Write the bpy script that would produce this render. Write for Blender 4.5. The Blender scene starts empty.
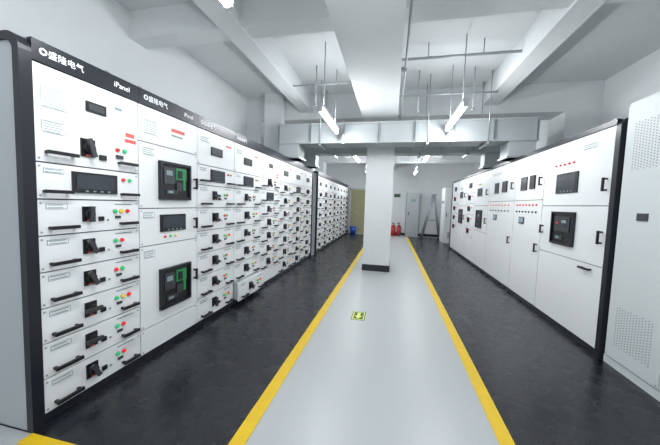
import bpy, bmesh, math, random
from mathutils import Vector, Matrix
random.seed(4)
XL, XR = -1.94, 1.952
H = 2.2
CEIL = 3.6
bpy.context.scene.view_settings.view_transform = 'Standard'
# ------------------------------------------------------------------ materials
MATS = {}
def mat(name, col, rough=.5, metal=0., emit=None, es=0., noise=0., nscale=20., bump=0., coat=0., rvar=0.):
    m = bpy.data.materials.new(name); m.use_nodes = True
    nt = m.node_tree; b = nt.nodes['Principled BSDF']
    b.inputs['Base Color'].default_value = (*col, 1); b.inputs['Roughness'].default_value = rough
    b.inputs['Metallic'].default_value = metal
    if coat: b.inputs['Coat Weight'].default_value = coat; b.inputs['Coat Roughness'].default_value = .15
    if emit: b.inputs['Emission Color'].default_value = (*emit, 1); b.inputs['Emission Strength'].default_value = es
    if noise or bump or rvar:
        tc = nt.nodes.new('ShaderNodeTexCoord'); n = nt.nodes.new('ShaderNodeTexNoise')
        n.inputs['Scale'].default_value = nscale; n.inputs['Detail'].default_value = 6
        nt.links.new(tc.outputs['Object'], n.inputs['Vector'])
        if noise:
            r = nt.nodes.new('ShaderNodeValToRGB')
            r.color_ramp.elements[0].position = .3; r.color_ramp.elements[1].position = .7
            r.color_ramp.elements[0].color = (*[c*(1-noise) for c in col], 1)
            r.color_ramp.elements[1].color = (*[min(1, c*(1+noise)) for c in col], 1)
            nt.links.new(n.outputs['Fac'], r.inputs['Fac']); nt.links.new(r.outputs['Color'], b.inputs['Base Color'])
        if rvar:
            mr = nt.nodes.new('ShaderNodeMapRange'); mr.inputs['To Min'].default_value = rough-rvar; mr.inputs['To Max'].default_value = rough+rvar
            nt.links.new(n.outputs['Fac'], mr.inputs['Value']); nt.links.new(mr.outputs['Result'], b.inputs['Roughness'])
        if bump:
            n2 = nt.nodes.new('ShaderNodeTexNoise'); n2.inputs['Scale'].default_value = nscale*6
            nt.links.new(tc.outputs['Object'], n2.inputs['Vector'])
            bp = nt.nodes.new('ShaderNodeBump'); bp.inputs['Strength'].default_value = bump; bp.inputs['Distance'].default_value = .005
            nt.links.new(n2.outputs['Fac'], bp.inputs['Height']); nt.links.new(bp.outputs['Normal'], b.inputs['Normal'])
    MATS[name] = m; return m
mat('cabinet_white', (.84, .855, .865), .32)
mat('cabinet_side', (.52, .56, .58), .4)
mat('black_frame', (.010, .012, .018), .32)
mat('gap_dark', (.05, .055, .06), .6)
mat('black_plastic', (.006, .006, .008), .42)
mat('dark_grey', (.04, .045, .05), .4)
mat('screen', (.035, .042, .055), .2)
mat('screen_lit', (.25, .32, .38), .15, emit=(.35, .5, .6), es=.2)
mat('grey_label', (.24, .32, .34), .6)
mat('label_green', (.50, .60, .56), .6)
mat('red_lamp', (.75, .01, .01), .3, emit=(1, .01, .01), es=.4)
mat('green_lamp', (.0, .42, .12), .3, emit=(.0, .9, .25), es=.3)
mat('yellow_lamp', (.85, .6, .02), .3, emit=(1, .7, .0), es=.2)
mat('red_print', (.70, .12, .1), .5)
mat('pcb_green', (.02, .25, .08), .4)
mat('steel', (.42, .44, .45), .35, metal=.7)
mat('galv', (.40, .43, .44), .45, metal=.25)
mat('white_text', (.85, .87, .9), .5, emit=(.8, .85, .9), es=.2)
mat('wall_paint', (.70, .72, .73), .85, noise=.02, nscale=3)
mat('ceiling_paint', (.67, .69, .70), .9, noise=.02, nscale=2)
mat('beam_paint', (.70, .72, .73), .85, noise=.02, nscale=2)
mat('aisle_floor', (.45, .47, .48), .34, noise=.008, nscale=1.2, rvar=.02)
mat('rubber_mat', (.009, .011, .015), .27, noise=.4, nscale=9, bump=.18, rvar=.06)
mat('yellow_paint', (.76, .50, .01), .42, noise=.06, nscale=12)
mat('baseboard_black', (.015, .017, .022), .4)
mat('tube', (1, 1, 1), .5, emit=(.95, .98, 1), es=12)
mat('lamp_housing', (.60, .62, .63), .5)
mat('door_wood', (.36, .35, .20), .5, noise=.08, nscale=6)
mat('ext_red', (.50, .015, .015), .3)
mat('bin_blue', (.02, .10, .50), .4)
mat('alu', (.30, .32, .34), .3, metal=.5)
mat('cab_grey', (.40, .43, .45), .45)
mat('sign_green', (.03, .10, .03), .5)
mat('sign_yellow', (.75, .78, .15), .5)
mat('vent_cab', (.66, .70, .71), .42)
mat('vent_dark', (.22, .24, .25), .6)

# ------------------------------------------------------------------ mesh builder
class M:
    def __init__(s, tf=None): s.bm = bmesh.new(); s.ms = []; s.tf = tf or (lambda u, w, z: (u, w, z))
    def mi(s, m):
        if m not in s.ms: s.ms.append(m)
        return s.ms.index(m)
    def poly(s, pts, faces, m, smooth=False):
        i = s.mi(m); vs = [s.bm.verts.new(s.tf(*p)) for p in pts]
        for f in faces:
            fc = s.bm.faces.new([vs[k] for k in f]); fc.material_index = i; fc.smooth = smooth
    def box(s, a0, a1, b0, b1, z0, z1, m):
        p = [(a0, b0, z0), (a1, b0, z0), (a1, b1, z0), (a0, b1, z0), (a0, b0, z1), (a1, b0, z1), (a1, b1, z1), (a0, b1, z1)]
        s.poly(p, [(0, 3, 2, 1), (4, 5, 6, 7), (0, 1, 5, 4), (1, 2, 6, 5), (2, 3, 7, 6), (3, 0, 4, 7)], m)
    def rbox(s, c, hx, hw, hz, ang, m):   # rotated in (u,z) plane about w
        ca, sa = math.cos(ang), math.sin(ang); p = []
        for dz in (-hz, hz):
            for dx, dw in ((-hx, -hw), (hx, -hw), (hx, hw), (-hx, hw)):
                p.append((c[0]+dx*ca-dz*sa, c[1]+dw, c[2]+dx*sa+dz*ca))
        s.poly(p, [(0, 3, 2, 1), (4, 5, 6, 7), (0, 1, 5, 4), (1, 2, 6, 5), (2, 3, 7, 6), (3, 0, 4, 7)], m)
    def tube(s, A, B, r, m, n=10, r2=None):
        A = Vector(A); B = Vector(B); d = (B-A).normalized(); r2 = r if r2 is None else r2
        x = d.orthogonal().normalized(); y = d.cross(x); p = []
        for P, rr in ((A, r), (B, r2)):
            for k in range(n):
                a = 2*math.pi*k/n; p.append(tuple(P+x*rr*math.cos(a)+y*rr*math.sin(a)))
        i = s.mi(m); vs = [s.bm.verts.new(s.tf(*q)) for q in p]
        for k in range(n):
            f = s.bm.faces.new([vs[k], vs[(k+1) % n], vs[n+(k+1) % n], vs[n+k]]); f.material_index = i; f.smooth = True
        for l in (vs[:n][::-1], vs[n:]):
            f = s.bm.faces.new(l); f.material_index = i
    def ring(s, A, R, r, m, n=12, k=6):  # torus around w axis
        i = s.mi(m); rows = []
        for a in range(n):
            t = 2*math.pi*a/n; row = []
            for b in range(k):
                q = 2*math.pi*b/k; rr = R+r*math.cos(q)
                row.append(s.bm.verts.new(s.tf(A[0]+rr*math.cos(t), A[1]+r*math.sin(q), A[2]+rr*math.sin(t))))
            rows.append(row)
        for a in range(n):
            for b in range(k):
                f = s.bm.faces.new([rows[a][b], rows[(a+1) % n][b], rows[(a+1) % n][(b+1) % k], rows[a][(b+1) % k]])
                f.material_index = i; f.smooth = True
    def done(s, name, origin=(0, 0, 0), parent=None, bevel=0.):
        bmesh.ops.recalc_face_normals(s.bm, faces=s.bm.faces[:])
        o = Vector(origin)
        bmesh.ops.translate(s.bm, vec=-o, verts=s.bm.verts[:])
        me = bpy.data.meshes.new(name); s.bm.to_mesh(me); s.bm.free()
        for m in s.ms: me.materials.append(MATS[m])
        ob = bpy.data.objects.new(name, me); bpy.context.collection.objects.link(ob); ob.location = o
        if parent: ob.parent = parent; ob.matrix_parent_inverse = parent.matrix_world.inverted()
        if bevel:
            bv = ob.modifiers.new('bevel', 'BEVEL'); bv.width = bevel; bv.segments = 2; bv.limit_method = 'ANGLE'; bv.angle_limit = 1.0
        return ob

def simple(name, boxes, m, origin=(0, 0, 0), bevel=0):
    a = M()
    for b in boxes: a.box(*b, m)
    return a.done(name, origin, bevel=bevel)

# ------------------------------------------------------------------ room shell
Y0, Y1 = -4.6, 13.4
WL, WR = -3.2, 3.45
simple('floor', [(WL-.1, WR+.1, Y0-.1, Y1+.1, -.1, 0)], 'aisle_floor')
simple('ceiling', [(WL-.1, WR+.1, Y0-.1, Y1+.1, CEIL, CEIL+.1)], 'ceiling_paint')
simple('wall_left', [(WL-.1, WL, Y0, Y1, 0, CEIL)], 'wall_paint')
simple('wall_right', [(WR, WR+.1, Y0, Y1, 0, CEIL)], 'wall_paint')
simple('wall_back', [(WL, WR, Y1, Y1+.1, 0, CEIL)], 'wall_paint')
simple('wall_front', [(WL, WR, Y0-.1, Y0, 0, CEIL)], 'wall_paint')
simple('baseboard_back', [(WL, -1.99, Y1-.015, Y1, 0, .12), (-.96, WR, Y1-.015, Y1, 0, .12)], 'baseboard_black')
# rubber floor mats & yellow lines
simple('rubber_floor_mat', [(XL-.02, -.826, 1.13, 12.9, 0, .004)], 'rubber_mat')
simple('rubber_floor_mat', [(.762, XR+.4, .6, 12.9, 0, .004)], 'rubber_mat')
simple('yellow_floor_line', [(-.826, -.738, 1.06, 12.9, 0, .005), (-1.93, -.826, 1.06, 1.13, 0, .005)], 'yellow_paint')
simple('yellow_floor_line', [(.674, .762, .52, 12.9, 0, .005), (.762, 2.4, .52, .6, 0, .005)], 'yellow_paint')
# beams
simple('ceiling_beam', [(-.60, .04, Y0, 13.4, 2.98, CEIL)], 'beam_paint')
simple('ceiling_beam', [(-1.95, -1.70, Y0, 13.4, 3.25, CEIL)], 'beam_paint')
simple('ceiling_beam', [(1.55, 1.80, Y0, 13.4, 3.25, CEIL)], 'beam_paint')
for y in (-1.2, 5.8, 11.6):
    simple('ceiling_beam', [(WL, WR, y, y+.5, 3.1, CEIL)], 'beam_paint')
for y in (2.95, 8.9):
    simple('ceiling_beam', [(WL, WR, y, y+.25, 3.28, CEIL)], 'beam_paint')
# central column
a = M(); a.box(-.533, .009, 5.8, 6.35, 0, 2.98, 'wall_paint'); a.box(-.543, .019, 5.79, 6.36, 0, .13, 'baseboard_black')
a.done('column', (-.262, 6.07, 0))
simple('column', [(2.9, 3.45, 5.8, 6.35, 0, 3.1)], 'wall_paint')
simple('column', [(-3.2, -2.85, 5.8, 6.35, 0, 3.1)], 'wall_paint')
simple('column', [(-3.2, -2.85, 11.6, 12.1, 0, 3.1)], 'wall_paint')

# ------------------------------------------------------------------ switchgear parts
def pull_handle(a, u, z, w, L=.085, m='black_plastic', vert=False):
    if vert:
        a.box(u-.008, u+.008, w, w+.03, z-L/2, z-L/2+.016, m); a.box(u-.008, u+.008, w, w+.03, z+L/2-.016, z+L/2, m)
        a.box(u-.009, u+.009, w+.026, w+.042, z-L/2-.004, z+L/2+.004, m)
    else:
        a.box(u-L/2, u-L/2+.016, w, w+.03, z-.008, z+.008, m); a.box(u+L/2-.016, u+L/2, w, w+.03, z-.008, z+.008, m)
        a.box(u-L/2-.006, u+L/2+.006, w+.026, w+.042, z-.010, z+.010, m)
def rotary(a, u, z, w, s=1., ang=0):
    a.box(u-.032*s, u+.032*s, w, w+.010, z-.042*s, z+.042*s, 'black_plastic')
    a.tube((u, w+.010, z), (u, w+.030, z), .028*s, 'black_plastic', 14, .025*s)
    a.rbox((u, w+.038, z), .011*s, .010, .044*s, ang, 'dark_grey')
    a.box(u-.012*s, u+.012*s, w+.010, w+.012, z-.040*s, z-.032*s, 'red_print')
def lamp(a, u, z, w, m, r=.011):
    a.tube((u, w, z), (u, w+.004, z), r*1.3, 'steel', 10)
    a.tube((u, w+.004, z), (u, w+.016, z), r, m, 10, r*.7)
def meter(a, u, z, w, hw, hz, lit=False):
    a.box(u-hw, u+hw, w, w+.012, z-hz, z+hz, 'black_plastic')
    a.box(u-hw*.86, u+hw*.86, w+.012, w+.014, z-hz*.62, z+hz*.78, 'screen_lit' if lit else 'screen')
    for k in range(4): a.box(u-hw*.5+k*hw*.33, u-hw*.38+k*hw*.33, w+.012, w+.016, z-hz*.88, z-hz*.74, 'grey_label')
def acb(a, u, z, w, hw, hz, green=True):
    t = .022
    a.box(u-hw, u+hw, w, w+.012, z-hz, z+hz, 'black_plastic')
    a.box(u-hw, u-hw+t, w+.012, w+.03, z-hz, z+hz, 'black_frame'); a.box(u+hw-t, u+hw, w+.012, w+.03, z-hz, z+hz, 'black_frame')
    a.box(u-hw+t, u+hw-t, w+.012, w+.03, z-hz, z-hz+t, 'black_frame'); a.box(u-hw+t, u+hw-t, w+.012, w+.03, z+hz-t, z+hz, 'black_frame')
    if green:
        a.box(u-hw*.75, u-hw*.1, w+.012, w+.02, z-hz*.15, z+hz*.7, 'dark_grey')
        a.box(u-hw*.62, u-hw*.25, w+.020, w+.0215, z+hz*.3, z+hz*.55, 'grey_label')
        a.box(u+hw*.02, u+hw*.72, w+.012, w+.016, z+hz*.12, z+hz*.74, 'pcb_green')
        a.box(u+hw*.12, u+hw*.42, w+.016, w+.021, z+hz*.2, z+hz*.62, 'black_frame')
        a.box(u+hw*.50, u+hw*.66, w+.012, w+.016, z-hz*.45, z+hz*.12, 'pcb_green')
        a.box(u+hw*.02, u+hw*.4, w+.016, w+.022, z-hz*.5, z-hz*.05, 'dark_grey')
    else:
        a.box(u-hw*.7, u+hw*.65, w+.012, w+.02, z-hz*.2, z+hz*.72, 'dark_grey')
        a.box(u-hw*.1, u+hw*.5, w+.02, w+.023, z+hz*.05, z+hz*.6, 'screen')
        a.box(u-hw*.0, u+hw*.4, w+.023, w+.024, z+hz*.32, z+hz*.5, 'grey_label')
        lamp(a, u-hw*.4, z+hz*.3, w+.02, 'red_lamp', .010)
    a.box(u-hw*.6, u+hw*.1, w+.012, w+.018, z-hz*.70, z-hz*.45, 'dark_grey')
    a.box(u-hw*.5, u-hw*.2, w+.018, w+.020, z-hz*.64, z-hz*.52, 'grey_label')
def sticker(a, u0, u1, z0, z1, w, m='grey_label'): a.box(u0, u1, w, w+.0015, z0, z1, m)
def tag(a, u0, u1, z0, z1, w):   # nameplate with printed lines
    a.box(u0, u1, w, w+.0015, z0, z1, 'grey_label'); t = .003
    a.box(u0+t, u1-t, w+.0015, w+.002, z0+t, z1-t, 'cabinet_white')
    n = max(1, int((z1-z0)/.014))
    for k in range(n):
        zz = z0+(k+.5)*(z1-z0)/n; a.box(u0+.008, u1-.008-random.random()*.02, w+.002, w+.0024, zz-.0025, zz+.0025, 'grey_label')

G = .004; DW = .022
def door(a, u0, u1, z0, z1, m='cabinet_white', w=0):
    a.box(u0+G, u1-G, w+.002, w+DW, z0+G, z1-G, m)
    if w == 0 and u1-u0 < 1.5 and z1-z0 > .12:    # corner screws
        for uu in (u0+.022, u1-.022):
            for zz in (z0+.022, z1-.022): a.tube((uu, DW, zz), (uu, DW+.003, zz), .006, 'steel', 6)
def tfm(side, ya, yb):
    if side == 'L': return lambda u, w, z: (XL-DW+w, ya+u, z)
    return lambda u, w, z: (XR+DW-w, yb-u, z)

def drawer(a, W, z0, z1, k, style=0, x0=.0, w=0):
    door(a, x0, W, z0, z1, 'cabinet_white', w); w += DW; zc = (z0+z1)/2; h = z1-z0
    rotary(a, W*.42, zc+.015, w, 1.15, random.choice([0, 0, .5, 1.57]))
    a.box(W*.52, W*.57, w, w+.012, zc-.035, zc-.005, 'black_plastic')
    tag(a, W*.07, W*.24, z1-.058, z1-.025, w)
    cols = [['red_lamp', 'green_lamp'], ['green_lamp', 'yellow_lamp', 'red_lamp'], ['green_lamp', 'red_lamp']][k % 3]
    for i, c in enumerate(cols): lamp(a, W*.70+i*.048, zc+.028, w, c, .0135)
    a.box(W*.70, W*.76, w, w+.008, zc-.022, zc-.004, 'dark_grey')
    sticker(a, W*.70, W*.90, z1-.032, z1-.024, w)
    pull_handle(a, W*.19, z0+.045, w, .14); pull_handle(a, W*.84, z0+.045, w, .12)
    a.tube((W*.62, w, zc-.03), (W*.62, w+.006, zc-.03), .008, 'steel', 8)

HZ = .115
def header(a, W, zt=H, hz=HZ):
    a.box(0, W, 0, DW+.012, zt-hz, zt, 'black_frame')

def text(parent, s, side, y, z, size):
    cu = bpy.data.curves.new('lettering', 'FONT'); cu.body = s; cu.size = size; cu.extrude = .0008; cu.align_y = 'CENTER'
    cu.materials.append(MATS['white_text'])
    o = bpy.data.objects.new('lettering', cu); bpy.context.collection.objects.link(o)
    if side == 'L': o.location = (XL+.0135, y, z); o.rotation_euler = (math.pi/2, 0, math.pi/2)
    else: o.location = (XR-.0135, y, z); o.rotation_euler = (math.pi/2, 0, -math.pi/2)
    bpy.context.view_layer.update()
    o.parent = parent; o.matrix_parent_inverse = parent.matrix_world.inverted()

def base_body(a, W, zt=H, depth=.8, side_m='cabinet_side'):
    a.box(.001, W-.001, -depth, -.002, 0, zt, side_m)
    a.box(.004, W-.004, -.002, .002, .06, zt-.02, 'gap_dark')
    a.box(0, W, 0, .018, .005, .06, 'black_frame')
    for u in (W*.2, W*.8):   # lifting eyes
        a.tube((u, -.1, zt), (u, -.1, zt+.02), .018, 'steel', 8); a.ring((u, -.1, zt+.042), .022, .006, 'steel')

def finish(a, side, ya, yb, bevel=0):
    return a.done('switchgear_cabinet', ((XL if side == 'L' else XR), (ya+yb)/2, 0), bevel=bevel)

def cab_drawers(side, ya, yb, first=False, frame_end=0, display=True, bevel=0, n=6, top='dial', pulled=-1, txt=None):
    W = yb-ya-.002; a = M(tfm(side, ya, yb-.002)); base_body(a, W); header(a, W); ZT = H-HZ
    if top == 'dial':
        door(a, 0, W, 1.54, ZT)
        tag(a, W*.06, W*.26, 1.85, 1.97, DW); tag(a, W*.06, W*.24, 1.71, 1.78, DW)
        a.box(W*.42, W*.62, DW, DW+.008, 1.90, 1.965, 'black_plastic'); a.box(W*.44, W*.60, DW+.008, DW+.01, 1.912, 1.953, 'dark_grey')
        sticker(a, W*.84, W*.95, 1.80, 1.83, DW, 'red_print'); sticker(a, W*.83, W*.97, 1.76, 1.785, DW, 'red_print')
        sticker(a, W*.72, W*.80, 1.97, 1.99, DW, 'grey_label')
        rotary(a, W*.43, 1.665, DW, 1.35, .3)
        a.box(W*.54, W*.61, DW, DW+.012, 1.60, 1.635, 'black_plastic')
        for i, c in enumerate(('red_lamp', 'green_lamp')): lamp(a, W*.74+i*.055, 1.69, DW, c, .014)
        a.box(W*.72, W*.80, DW, DW+.01, 1.63, 1.655, 'dark_grey')
        pull_handle(a, W*.19, 1.60, DW, .15); pull_handle(a, W*.84, 1.60, DW, .13)
        z = 1.54
    else:
        door(a, 0, W, 1.72, ZT)
        a.box(W*.32, W*.62, DW, DW+.010, 1.84, 1.93, 'black_plastic'); tag(a, W*.08, W*.28, 1.96, 2.01, DW)
        a.box(W*.34, W*.60, DW+.010, DW+.012, 1.855, 1.915, 'dark_grey'); sticker(a, W*.74, W*.9, 1.98, 2.0, DW, 'red_print')
        z = 1.72
    if display:
        door(a, 0, W, z-.21, z); meter(a, W*.50, z-.10, DW, .145 if bevel else .13, .066, lit=False)
        tag(a, W*.06, W*.22, z-.06, z-.03, DW)
        lamp(a, W*.80, z-.06, DW, 'red_lamp', .012); lamp(a, W*.88, z-.06, DW, 'green_lamp', .012)
        pull_handle(a, W*.15, z-.165, DW, .13)
        pull_handle(a, W*.86, z-.165, DW, .12)
        z -= .21
    zb = .27 if top == 'dial' else .06
    h = (z-zb)/n
    for k in range(n):
        if k == pulled:
            a.box(.03, W-.03, -.0, .08, z-h+.01, z-.01, 'cabinet_side')
            drawer(a, W, z-h, z, 1, w=.08)
        else: drawer(a, W, z-h, z, k+int(ya))
        z -= h
    if zb > .1:
        drawer(a, W, .06, .27, 2) if bevel else door(a, 0, W, .06, .27)
    o = finish(a, side, ya, yb, bevel)
    if txt:
        for s, u, sz in txt: text(o, s, side, (ya+u) if side == 'L' else (yb-u), H-.058, sz)
    return o

def cab_breaker_left(ya, yb):
    W = yb-ya-.002; a = M(tfm('L', ya, yb-.002)); base_body(a, W); header(a, W)
    door(a, 0, W, 1.80, H-HZ); door(a, 0, W, 1.27, 1.80); door(a, 0, W, .96, 1.27); door(a, 0, W, .27, .96); door(a, 0, W, .06, .27)
    tag(a, W*.08, W*.28, 1.87, 1.98, DW); sticker(a, W*.50, W*.74, 1.95, 1.98, DW, 'red_print'); sticker(a, W*.50, W*.70, 1.91, 1.925, DW, 'grey_label')
    acb(a, W*.55, 1.51, DW, .185, .165)
    meter(a, W*.52, 1.14, DW, .15, .075)
    for i, c in enumerate(('red_lamp', 'green_lamp', 'yellow_lamp')): lamp(a, W*.38+i*.06, 1.02, DW, c, .010)
    acb(a, W*.55, .56, DW, .185, .18)
    for z in (1.51, 1.12, .6): pull_handle(a, W*.93, z, DW, .10, vert=True)
    tag(a, W*.06, W*.22, 1.70, 1.76, DW); tag(a, W*.06, W*.22, 1.19, 1.24, DW); tag(a, W*.06, W*.22, .86, .92, DW)
    o = finish(a, 'L', ya, yb, .0015)
    text(o, '◎盛隆电气', 'L', ya+.04, H-.058, .050)
    text(o, 'iPanel', 'L', yb-.20, H-.058, .052)
    return o

# left row
ys = [1.19, 1.85, 2.53, 3.22, 3.94, 4.65, 5.36, 6.07, 6.75]
cab_drawers('L', ys[0], ys[1], bevel=.0015, n=5, txt=[('◎盛隆电气', .03, .048), ('iPanel', .46, .052)])
cab_breaker_left(ys[1], ys[2])
cab_drawers('L', ys[2], ys[3], n=6, top='blank', txt=[('◎盛隆电气', .04, .050)])
cab_drawers('L', ys[3], ys[4], n=6, top='blank', pulled=5, txt=[('◎盛隆电气', .04, .050)])
cab_drawers('L', ys[4], ys[5], n=5)
for i in (5, 6, 7): cab_drawers('L', ys[i], ys[i+1], n=7, top='blank', display=(i % 2 == 0))
# rear left row
for i in range(8):
    y = 7.3+i*.66; cab_drawers('L', y, y+.66, n=7 if i % 2 else 6, top='blank', display=bool(i % 2))

# black end frames (rounded top corner)
def end_frame(side, ya, yb, zt=H, depth=.8):
    a = M(tfm(side, ya, yb)); R = .09; w1 = DW+.016; e = .006; t0 = .045
    prof = [(-depth, 0), (w1, 0), (w1, zt+e-R)]
    for k in range(1, 7):
        t = k/6*math.pi/2; prof.append((w1-R+R*math.cos(t), zt+e-R+R*math.sin(t)))
    prof += [(-depth, zt+e)]
    inner = [(-depth, 0), (w1-t0, 0), (w1-t0, zt+e-t0-R*.6)]
    for k in range(1, 7):
        t = k/6*math.pi/2; inner.append((w1-t0-R*.6+R*.6*math.cos(t), zt+e-t0-R*.6+R*.6*math.sin(t)))
    inner += [(-depth, zt+e-t0)]
    W = yb-ya; n = len(prof)
    pts = [(0, p[0], p[1]) for p in prof]+[(W, p[0], p[1]) for p in prof]+[(0, p[0], p[1]) for p in inner]+[(W, p[0], p[1]) for p in inner]
    F = []
    for k in range(n-1):
        F += [(k, k+1, n+k+1, n+k), (k, k+1, 2*n+k+1, 2*n+k), (n+k, n+k+1, 3*n+k+1, 3*n+k)]
    a.poly(pts, F, 'black_frame')
    pts = [(.008, p[0], p[1]) for p in inner]+[(W-.008, p[0], p[1]) for p in inner]
    a.poly(pts, [tuple(range(n)), tuple(range(n, 2*n))], 'cabinet_side')
    return a
end_frame('L', 1.13, 1.188).done('switchgear_end_frame', (XL, 1.16, 0))
end_frame('L', 6.752, 6.80).done('switchgear_end_frame', (XL, 6.77, 0))
end_frame('L', 7.25, 7.298).done('switchgear_end_frame', (XL, 7.27, 0))
end_frame('L', 12.582, 12.63).done('switchgear_end_frame', (XL, 12.6, 0))

# ------------------------------------------------------------------ right row
def cab_right(ya, yb, kind, txt=None):
    W = yb-ya-.002; a = M(tfm('R', ya, yb-.002)); base_body(a, W); header(a, W, hz=.05)
    if kind == 'incomer':
        door(a, 0, W, 1.42, 2.15); door(a, 0, W, .84, 1.42); door(a, 0, W, .06, .84)
        meter(a, W*.42, 1.68, DW, .20, .115)
        for i in range(5): lamp(a, W*.22+i*.085, 1.90, DW, 'red_lamp', .012)
        tag(a, W*.08, W*.22, 2.00, 2.06, DW); tag(a, W*.62, W*.8, 2.0, 2.05, DW)
        acb(a, W*.42, 1.16, DW, .215, .19, green=False)
        pull_handle(a, W*.94, 1.62, DW, .12, vert=True); pull_handle(a, W*.94, 1.12, DW, .12, vert=True); pull_handle(a, W*.80, .79, DW, .14)
        pull_handle(a, W*.05, 1.12, DW, .10, vert=True)
    elif kind == 'cap':
        door(a, 0, W, 1.50, 2.15); door(a, 0, W, .06, 1.50)
        meter(a, W*.35, 1.75, DW, .10, .10)
        a.box(W*.58, W*.74, DW, DW+.02, 1.66, 1.85, 'black_plastic')
        for r in range(2):
            for i in range(7): lamp(a, W*.14+i*W*.115, 1.43-r*.10, DW, 'red_lamp' if r == 0 else 'black_plastic', .013)
        meter(a, W*.35, 1.20, DW, .08, .05, lit=True)
        tag(a, W*.12, W*.5, 2.0, 2.04, DW); pull_handle(a, W*.93, 1.75, DW, .11, vert=True); pull_handle(a, W*.93, .85, DW, .11, vert=True)
    elif kind == 'acb':
        door(a, 0, W, 1.42, 2.15); door(a, 0, W, .84, 1.42); door(a, 0, W, .06, .84)
        acb(a, W*.45, 1.12, DW, .19, .20, green=False); meter(a, W*.4, 1.72, DW, .16, .09)
        for i in range(3): lamp(a, W*.3+i*.08, 1.90, DW, ('red_lamp', 'green_lamp', 'yellow_lamp')[i], .014)
        pull_handle(a, W*.93, 1.7, DW, .11, vert=True); pull_handle(a, W*.93, 1.1, DW, .11, vert=True)
    else:
        n = 4; door(a, 0, W, 1.75, 2.15); meter(a, W*.5, 1.93, DW, .13, .065)
        for k in range(n):
            z1 = 1.75-k*.28; door(a, 0, W, z1-.28, z1); rotary(a, W*.5, z1-.13, DW, 1.5); lamp(a, W*.25, z1-.10, DW, 'red_lamp', .018); lamp(a, W*.75, z1-.10, DW, 'red_lamp', .018)
            tag(a, W*.1, W*.3, z1-.06, z1-.03, DW)
        door(a, 0, W, .06, 1.75-n*.28)
    return finish(a, 'R', ya, yb, .0015 if ya < 5 else 0)
cab_right(3.06, 4.25, 'incomer')
cab_right(4.25, 5.13, 'cap')
cab_right(5.13, 6.40, 'cap')
cab_right(6.40, 7.40, 'acb')
cab_right(7.40, 8.20, 'mcc')
cab_right(8.20, 9.05, 'acb')
cab_right(9.05, 9.95, 'mcc')
end_frame('R', 3.0, 3.058).done('switchgear_end_frame', (XR, 3.03, 0))
end_frame('R', 9.952, 10.0).done('switchgear_end_frame', (XR, 9.98, 0))

# ventilated cabinet at right foreground
W = 1.1; a = M(tfm('R', 1.88, 2.98)); zt = 2.30
a.box(0, W, -.8, 0, 0, zt, 'vent_cab'); a.box(0, W, 0, .012, 0, .07, 'vent_cab')
for u0, u1 in ((.02, W/2), (W/2, W-.02)):
    door(a, u0, u1, .08, zt-.03, 'vent_cab', 0)
    for z0, nz in ((1.72, 18), (.20, 16)):
        for r in range(nz):
            for c in range(13):
                uu = u0+.09+c*.028; zz = z0+r*.022+(.011 if c % 2 else 0)
                a.box(uu, uu+.011, DW, DW+.0012, zz, zz+.007, 'vent_dark')
a.box(W*.20, W*.29, DW, DW+.008, 1.30, 1.36, 'dark_grey')
a.box(W/2-.05, W/2-.02, DW, DW+.03, 1.05, 1.25, 'black_plastic')
a.done('ventilated_cabinet', (XR+.4, 2.43, 0))

# rear right pale cabinet
a = M(); a.box(1.95, 2.65, 11.3, 12.0, 0, 2.1, 'cabinet_white'); a.box(1.97, 2.63, 11.28, 11.3, .08, 2.05, 'cabinet_white')
for k in range(8): a.box(2.1, 2.5, 11.276, 11.28, .2+k*.03, .212+k*.03, 'gap_dark')
a.box(2.02, 2.04, 11.25, 11.28, 1.0, 1.15, 'black_plastic'); a.box(1.945, 1.95, 11.4, 11.9, 1.5, 1.6, 'grey_label')
a.done('metal_cabinet', (2.3, 11.65, 0))

# ------------------------------------------------------------------ bus duct bridges
def bridge(y, z0, z1, xa, xb, d):
    a = M()
    a.box(xa, xb, y, y+d, z0+.02, z1-.02, 'galv')
    for zz in (z0, z1-.03): a.box(xa, xb, y-.02, y+d+.02, zz, zz+.03, 'galv')
    n = int((xb-xa)/.62)
    for k in range(n+1):
        x = xa+.02+(xb-xa-.07)*k/n
        a.box(x, x+.03, y-.03, y+d+.03, z0-.012, z1+.012, 'steel')
        a.box(x+.012, x+.018, y-.036, y-.03, z0+.04, z1-.04, 'dark_grey')
    for x in (-1.35, .55, 1.5):
        for yy in (y-.035, y+d+.035): a.tube((x, yy, z0-.02), (x, yy, CEIL), .008, 'steel', 6)
        a.box(x-.02, x+.02, y-.05, y+d+.05, z0-.045, z0-.012, 'steel')
    for x0 in (xa, xb-.45):   # flanged drops onto the cabinet roofs
        a.box(x0+.03, x0+.42, y, y+d, H+.002, z0-.002, 'galv'); a.box(x0, x0+.45, y-.02, y+d+.02, H+.002, H+.03, 'steel')
    a.done('busbar_bridge', (0, y, z0))
bridge(5.18, 2.47, 2.84, -2.2, 2.25, .38)
bridge(6.42, 2.50, 2.72, -2.2, 2.25, .28)
simple('cable_riser_duct', [(2.40, 2.88, 6.75, 7.02, 2.262, 3.25)], 'wall_paint')
simple('cable_riser_duct', [(-2.72, -2.2, 7.40, 7.9, 2.262, 3.6)], 'wall_paint')
simple('cable_riser_duct', [(-2.70, -2.3, 5.62, 5.78, 2.262, 3.6)], 'wall_paint')

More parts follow.
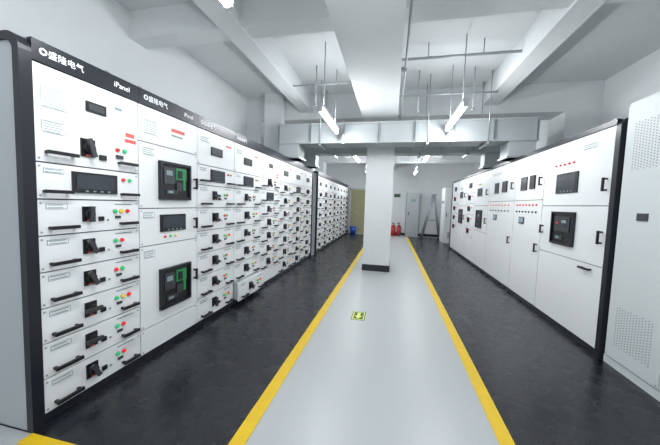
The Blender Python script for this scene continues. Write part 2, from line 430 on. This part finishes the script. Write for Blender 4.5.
# conduits and sprinkler line
a = M(); a.tube((.09, Y0, 3.05), (.09, Y1, 3.05), .014, 'galv')
for k in range(8): a.box(.04, .11, -2+k*1.9, -1.96+k*1.9, 3.03, 3.07, 'steel')
a.done('conduit_pipe', (.09, 0, 3.05))
a = M(); a.tube((.04, 4.2, 3.40), (1.55, 4.2, 3.40), .018, 'galv'); 
for x in (.4, 1.1): a.tube((x, 4.2, 3.40), (x, 4.2, 3.6), .008, 'steel')
a.done('conduit_pipe', (.8, 4.2, 3.40))
a = M(); a.tube((.04, 5.0, 3.20), (1.55, 5.0, 3.20), .015, 'galv')
for x in (.35, 1.2): a.tube((x, 5.0, 2.95), (x, 5.0, 3.6), .009, 'galv'); a.tube((x, 5.0, 2.93), (x, 5.0, 2.95), .03, 'steel')
a.done('sprinkler_pipe', (.8, 5.0, 3.2))
a = M(); a.tube((-1.7, 4.6, 3.30), (-.6, 4.6, 3.30), .012, 'galv')
a.tube((-1.3, 4.6, 2.98), (-1.3, 4.6, 3.6), .009, 'galv'); a.tube((-1.3, 4.6, 2.96), (-1.3, 4.6, 2.98), .03, 'steel')
a.done('sprinkler_pipe', (-1.2, 4.6, 3.3))

# ------------------------------------------------------------------ luminaires
def luminaire(x, y, z):
    L = 1.22; a = M()
    a.box(x-.04, x+.04, y, y+L, z+.035, z+.075, 'lamp_housing')
    a.box(x-.03, x+.03, y, y+.02, z-.03, z+.035, 'lamp_housing'); a.box(x-.03, x+.03, y+L-.02, y+L, z-.03, z+.035, 'lamp_housing')
    a.tube((x, y+.02, z), (x, y+L-.02, z), .034, 'tube', 12)
    for yy in (y+.2, y+L-.2): a.tube((x, yy, z+.075), (x, yy, CEIL), .007, 'steel', 6)
    o = a.done('fluorescent_lamp', (x, y+L/2, z))
    # light leaves the tube to both sides/down and, weaker, up past the slim housing
    for dx, dz, ang, e in ((-.038, -.01, math.radians(-58), 17.5), (.038, -.01, math.radians(58), 17.5), (0, .085, math.pi, 7.5)):
        li = bpy.data.lights.new('tube_light', 'AREA'); li.shape = 'RECTANGLE'; li.size = .05; li.size_y = 1.15
        li.energy = e; li.color = (.94, .975, 1)
        lo = bpy.data.objects.new('tube_light', li); bpy.context.collection.objects.link(lo)
        lo.location = (x+dx, y+L/2, z+dz)
        lo.rotation_euler = (0, -ang if ang != math.pi else ang, 0)
        bpy.context.view_layer.update(); lo.parent = o; lo.matrix_parent_inverse = o.matrix_world.inverted()
for k in range(-1, 4):
    luminaire(-1.0-(.08 if k == 0 else 0), (.50 if k == 0 else .36+3.4*k), 2.62); luminaire(.85, .47+3.4*k, 2.65)

# ------------------------------------------------------------------ back of the room
YD = Y1-.003
a = M()
a.box(-1.90, -1.05, YD-.05, YD, .0, 2.05, 'door_wood')
for x0, x1 in ((-1.97, -1.90), (-1.05, -.98)): a.box(x0, x1, YD-.07, YD, 0, 2.12, 'cabinet_side')
a.box(-1.97, -.98, YD-.07, YD, 2.05, 2.12, 'cabinet_side')
for z0, z1 in ((.2, .95), (1.1, 1.9)): a.box(-1.78, -1.17, YD-.058, YD-.05, z0, z1, 'door_wood')
a.box(-1.14, -1.10, YD-.10, YD-.05, .98, 1.10, 'steel')
a.done('door_1', (-1.475, YD, 0))
a = M(); a.box(.66, 1.20, 13.0, 13.38, 0, 1.95, 'cab_grey'); a.box(.68, 1.18, 12.985, 13.0, .05, 1.92, 'cab_grey')
a.box(.74, .77, 12.96, 12.985, .95, 1.1, 'black_plastic'); a.box(.84, 1.04, 12.98, 12.985, 1.55, 1.68, 'grey_label')
a.done('metal_cabinet', (.93, 13.2, 0))
def extinguisher(x, y):
    a = M(); a.tube((x, y, .005), (x, y, .42), .085, 'ext_red', 16); a.tube((x, y, .42), (x, y, .50), .085, 'ext_red', 16, .03)
    a.tube((x, y, .50), (x, y, .55), .02, 'steel', 10); a.box(x-.06, x+.06, y-.012, y+.012, .55, .575, 'black_plastic'); a.box(x-.06, x+.03, y-.01, y+.01, .59, .605, 'black_plastic')
    a.tube((x+.03, y-.03, .53), (x+.10, y-.05, .40), .01, 'black_plastic', 8); a.tube((x+.10, y-.05, .40), (x+.10, y-.05, .12), .012, 'black_plastic', 8)
    a.done('fire_extinguisher', (x, y, 0))
for x in (.12, .36): extinguisher(x, 12.95)
# step ladder, A-frame opened along x
a = M(); zt = 1.85
for s in (-1, 1):
    a.tube((1.28, 12.45+s*.24, .002), (1.70, 12.45+s*.15, zt), .032, 'alu', 8); a.tube((2.02, 12.45+s*.24, .002), (1.74, 12.45+s*.15, zt), .026, 'alu', 8)
for k in range(1, 7):
    t = k/7; hw = .24-.08*t; x = 1.28+.42*t; a.box(x-.03, x+.05, 12.45-hw, 12.45+hw, zt*t-.018, zt*t+.015, 'alu')
for s in (-1, 1): a.tube((1.46, 12.45+s*.20, .8), (1.90, 12.45+s*.20, .8), .010, 'alu', 6)
a.box(1.62, 1.82, 12.28, 12.62, zt-.01, zt+.03, 'alu'); a.done('step_ladder', (1.62, 12.45, 0))
# blue bin
a = M(); a.tube((-1.70, 13.0, .004), (-1.70, 13.0, .30), .13, 'bin_blue', 18, .16)
a.tube((-1.70, 13.0, .30), (-1.70, 13.0, .33), .17, 'bin_blue', 18); a.done('blue_bin', (-1.70, 13.0, 0))
# wall notices
a = M(); a.box(.1, .38, Y1-.03, Y1, 1.75, 1.9, 'dark_grey'); a.box(.12, .36, Y1-.032, Y1-.03, 1.77, 1.88, 'sign_green'); a.done('wall_sign', (.24, Y1, 1.8))
# floor exit arrow sticker
a = M(); a.box(-.41, -.25, 3.24, 3.50, 0, .002, 'sign_green')
a.box(-.40, -.26, 3.25, 3.49, .002, .0025, 'sign_yellow')
a.box(-.387, -.273, 3.268, 3.472, .0025, .003, 'sign_green')
a.poly([(-.33, 3.275, .0035), (-.38, 3.36, .0035), (-.28, 3.36, .0035)], [(0, 1, 2)], 'sign_yellow')
a.poly([(-.35, 3.36, .0035), (-.31, 3.36, .0035), (-.31, 3.46, .0035), (-.35, 3.46, .0035)], [(0, 1, 2, 3)], 'sign_yellow')
a.done('floor_arrow_sign', (-.33, 3.37, 0))

# ------------------------------------------------------------------ world + camera
w = bpy.data.worlds.new('world'); bpy.context.scene.world = w; w.use_nodes = True
w.node_tree.nodes['Background'].inputs['Color'].default_value = (.8, .88, 1, 1); w.node_tree.nodes['Background'].inputs['Strength'].default_value = .5
yaw, pitch, roll = map(math.radians, (12.17, 3.85, 1.87))
fw = Vector((-math.sin(yaw)*math.cos(pitch), math.cos(yaw)*math.cos(pitch), -math.sin(pitch)))
r = Vector((math.cos(yaw), math.sin(yaw), 0)); u = r.cross(fw)
r2 = r*math.cos(roll)+u*math.sin(roll); u2 = -r*math.sin(roll)+u*math.cos(roll)
cam = bpy.data.cameras.new('camera'); co = bpy.data.objects.new('camera', cam); bpy.context.collection.objects.link(co)
cam.sensor_width = 36; cam.lens = 281.7/660*36; cam.clip_start = .02
mw = Matrix((r2, u2, -fw)).transposed().to_4x4(); mw.translation = (0, 0, 1.358); co.matrix_world = mw
bpy.context.scene.camera = co
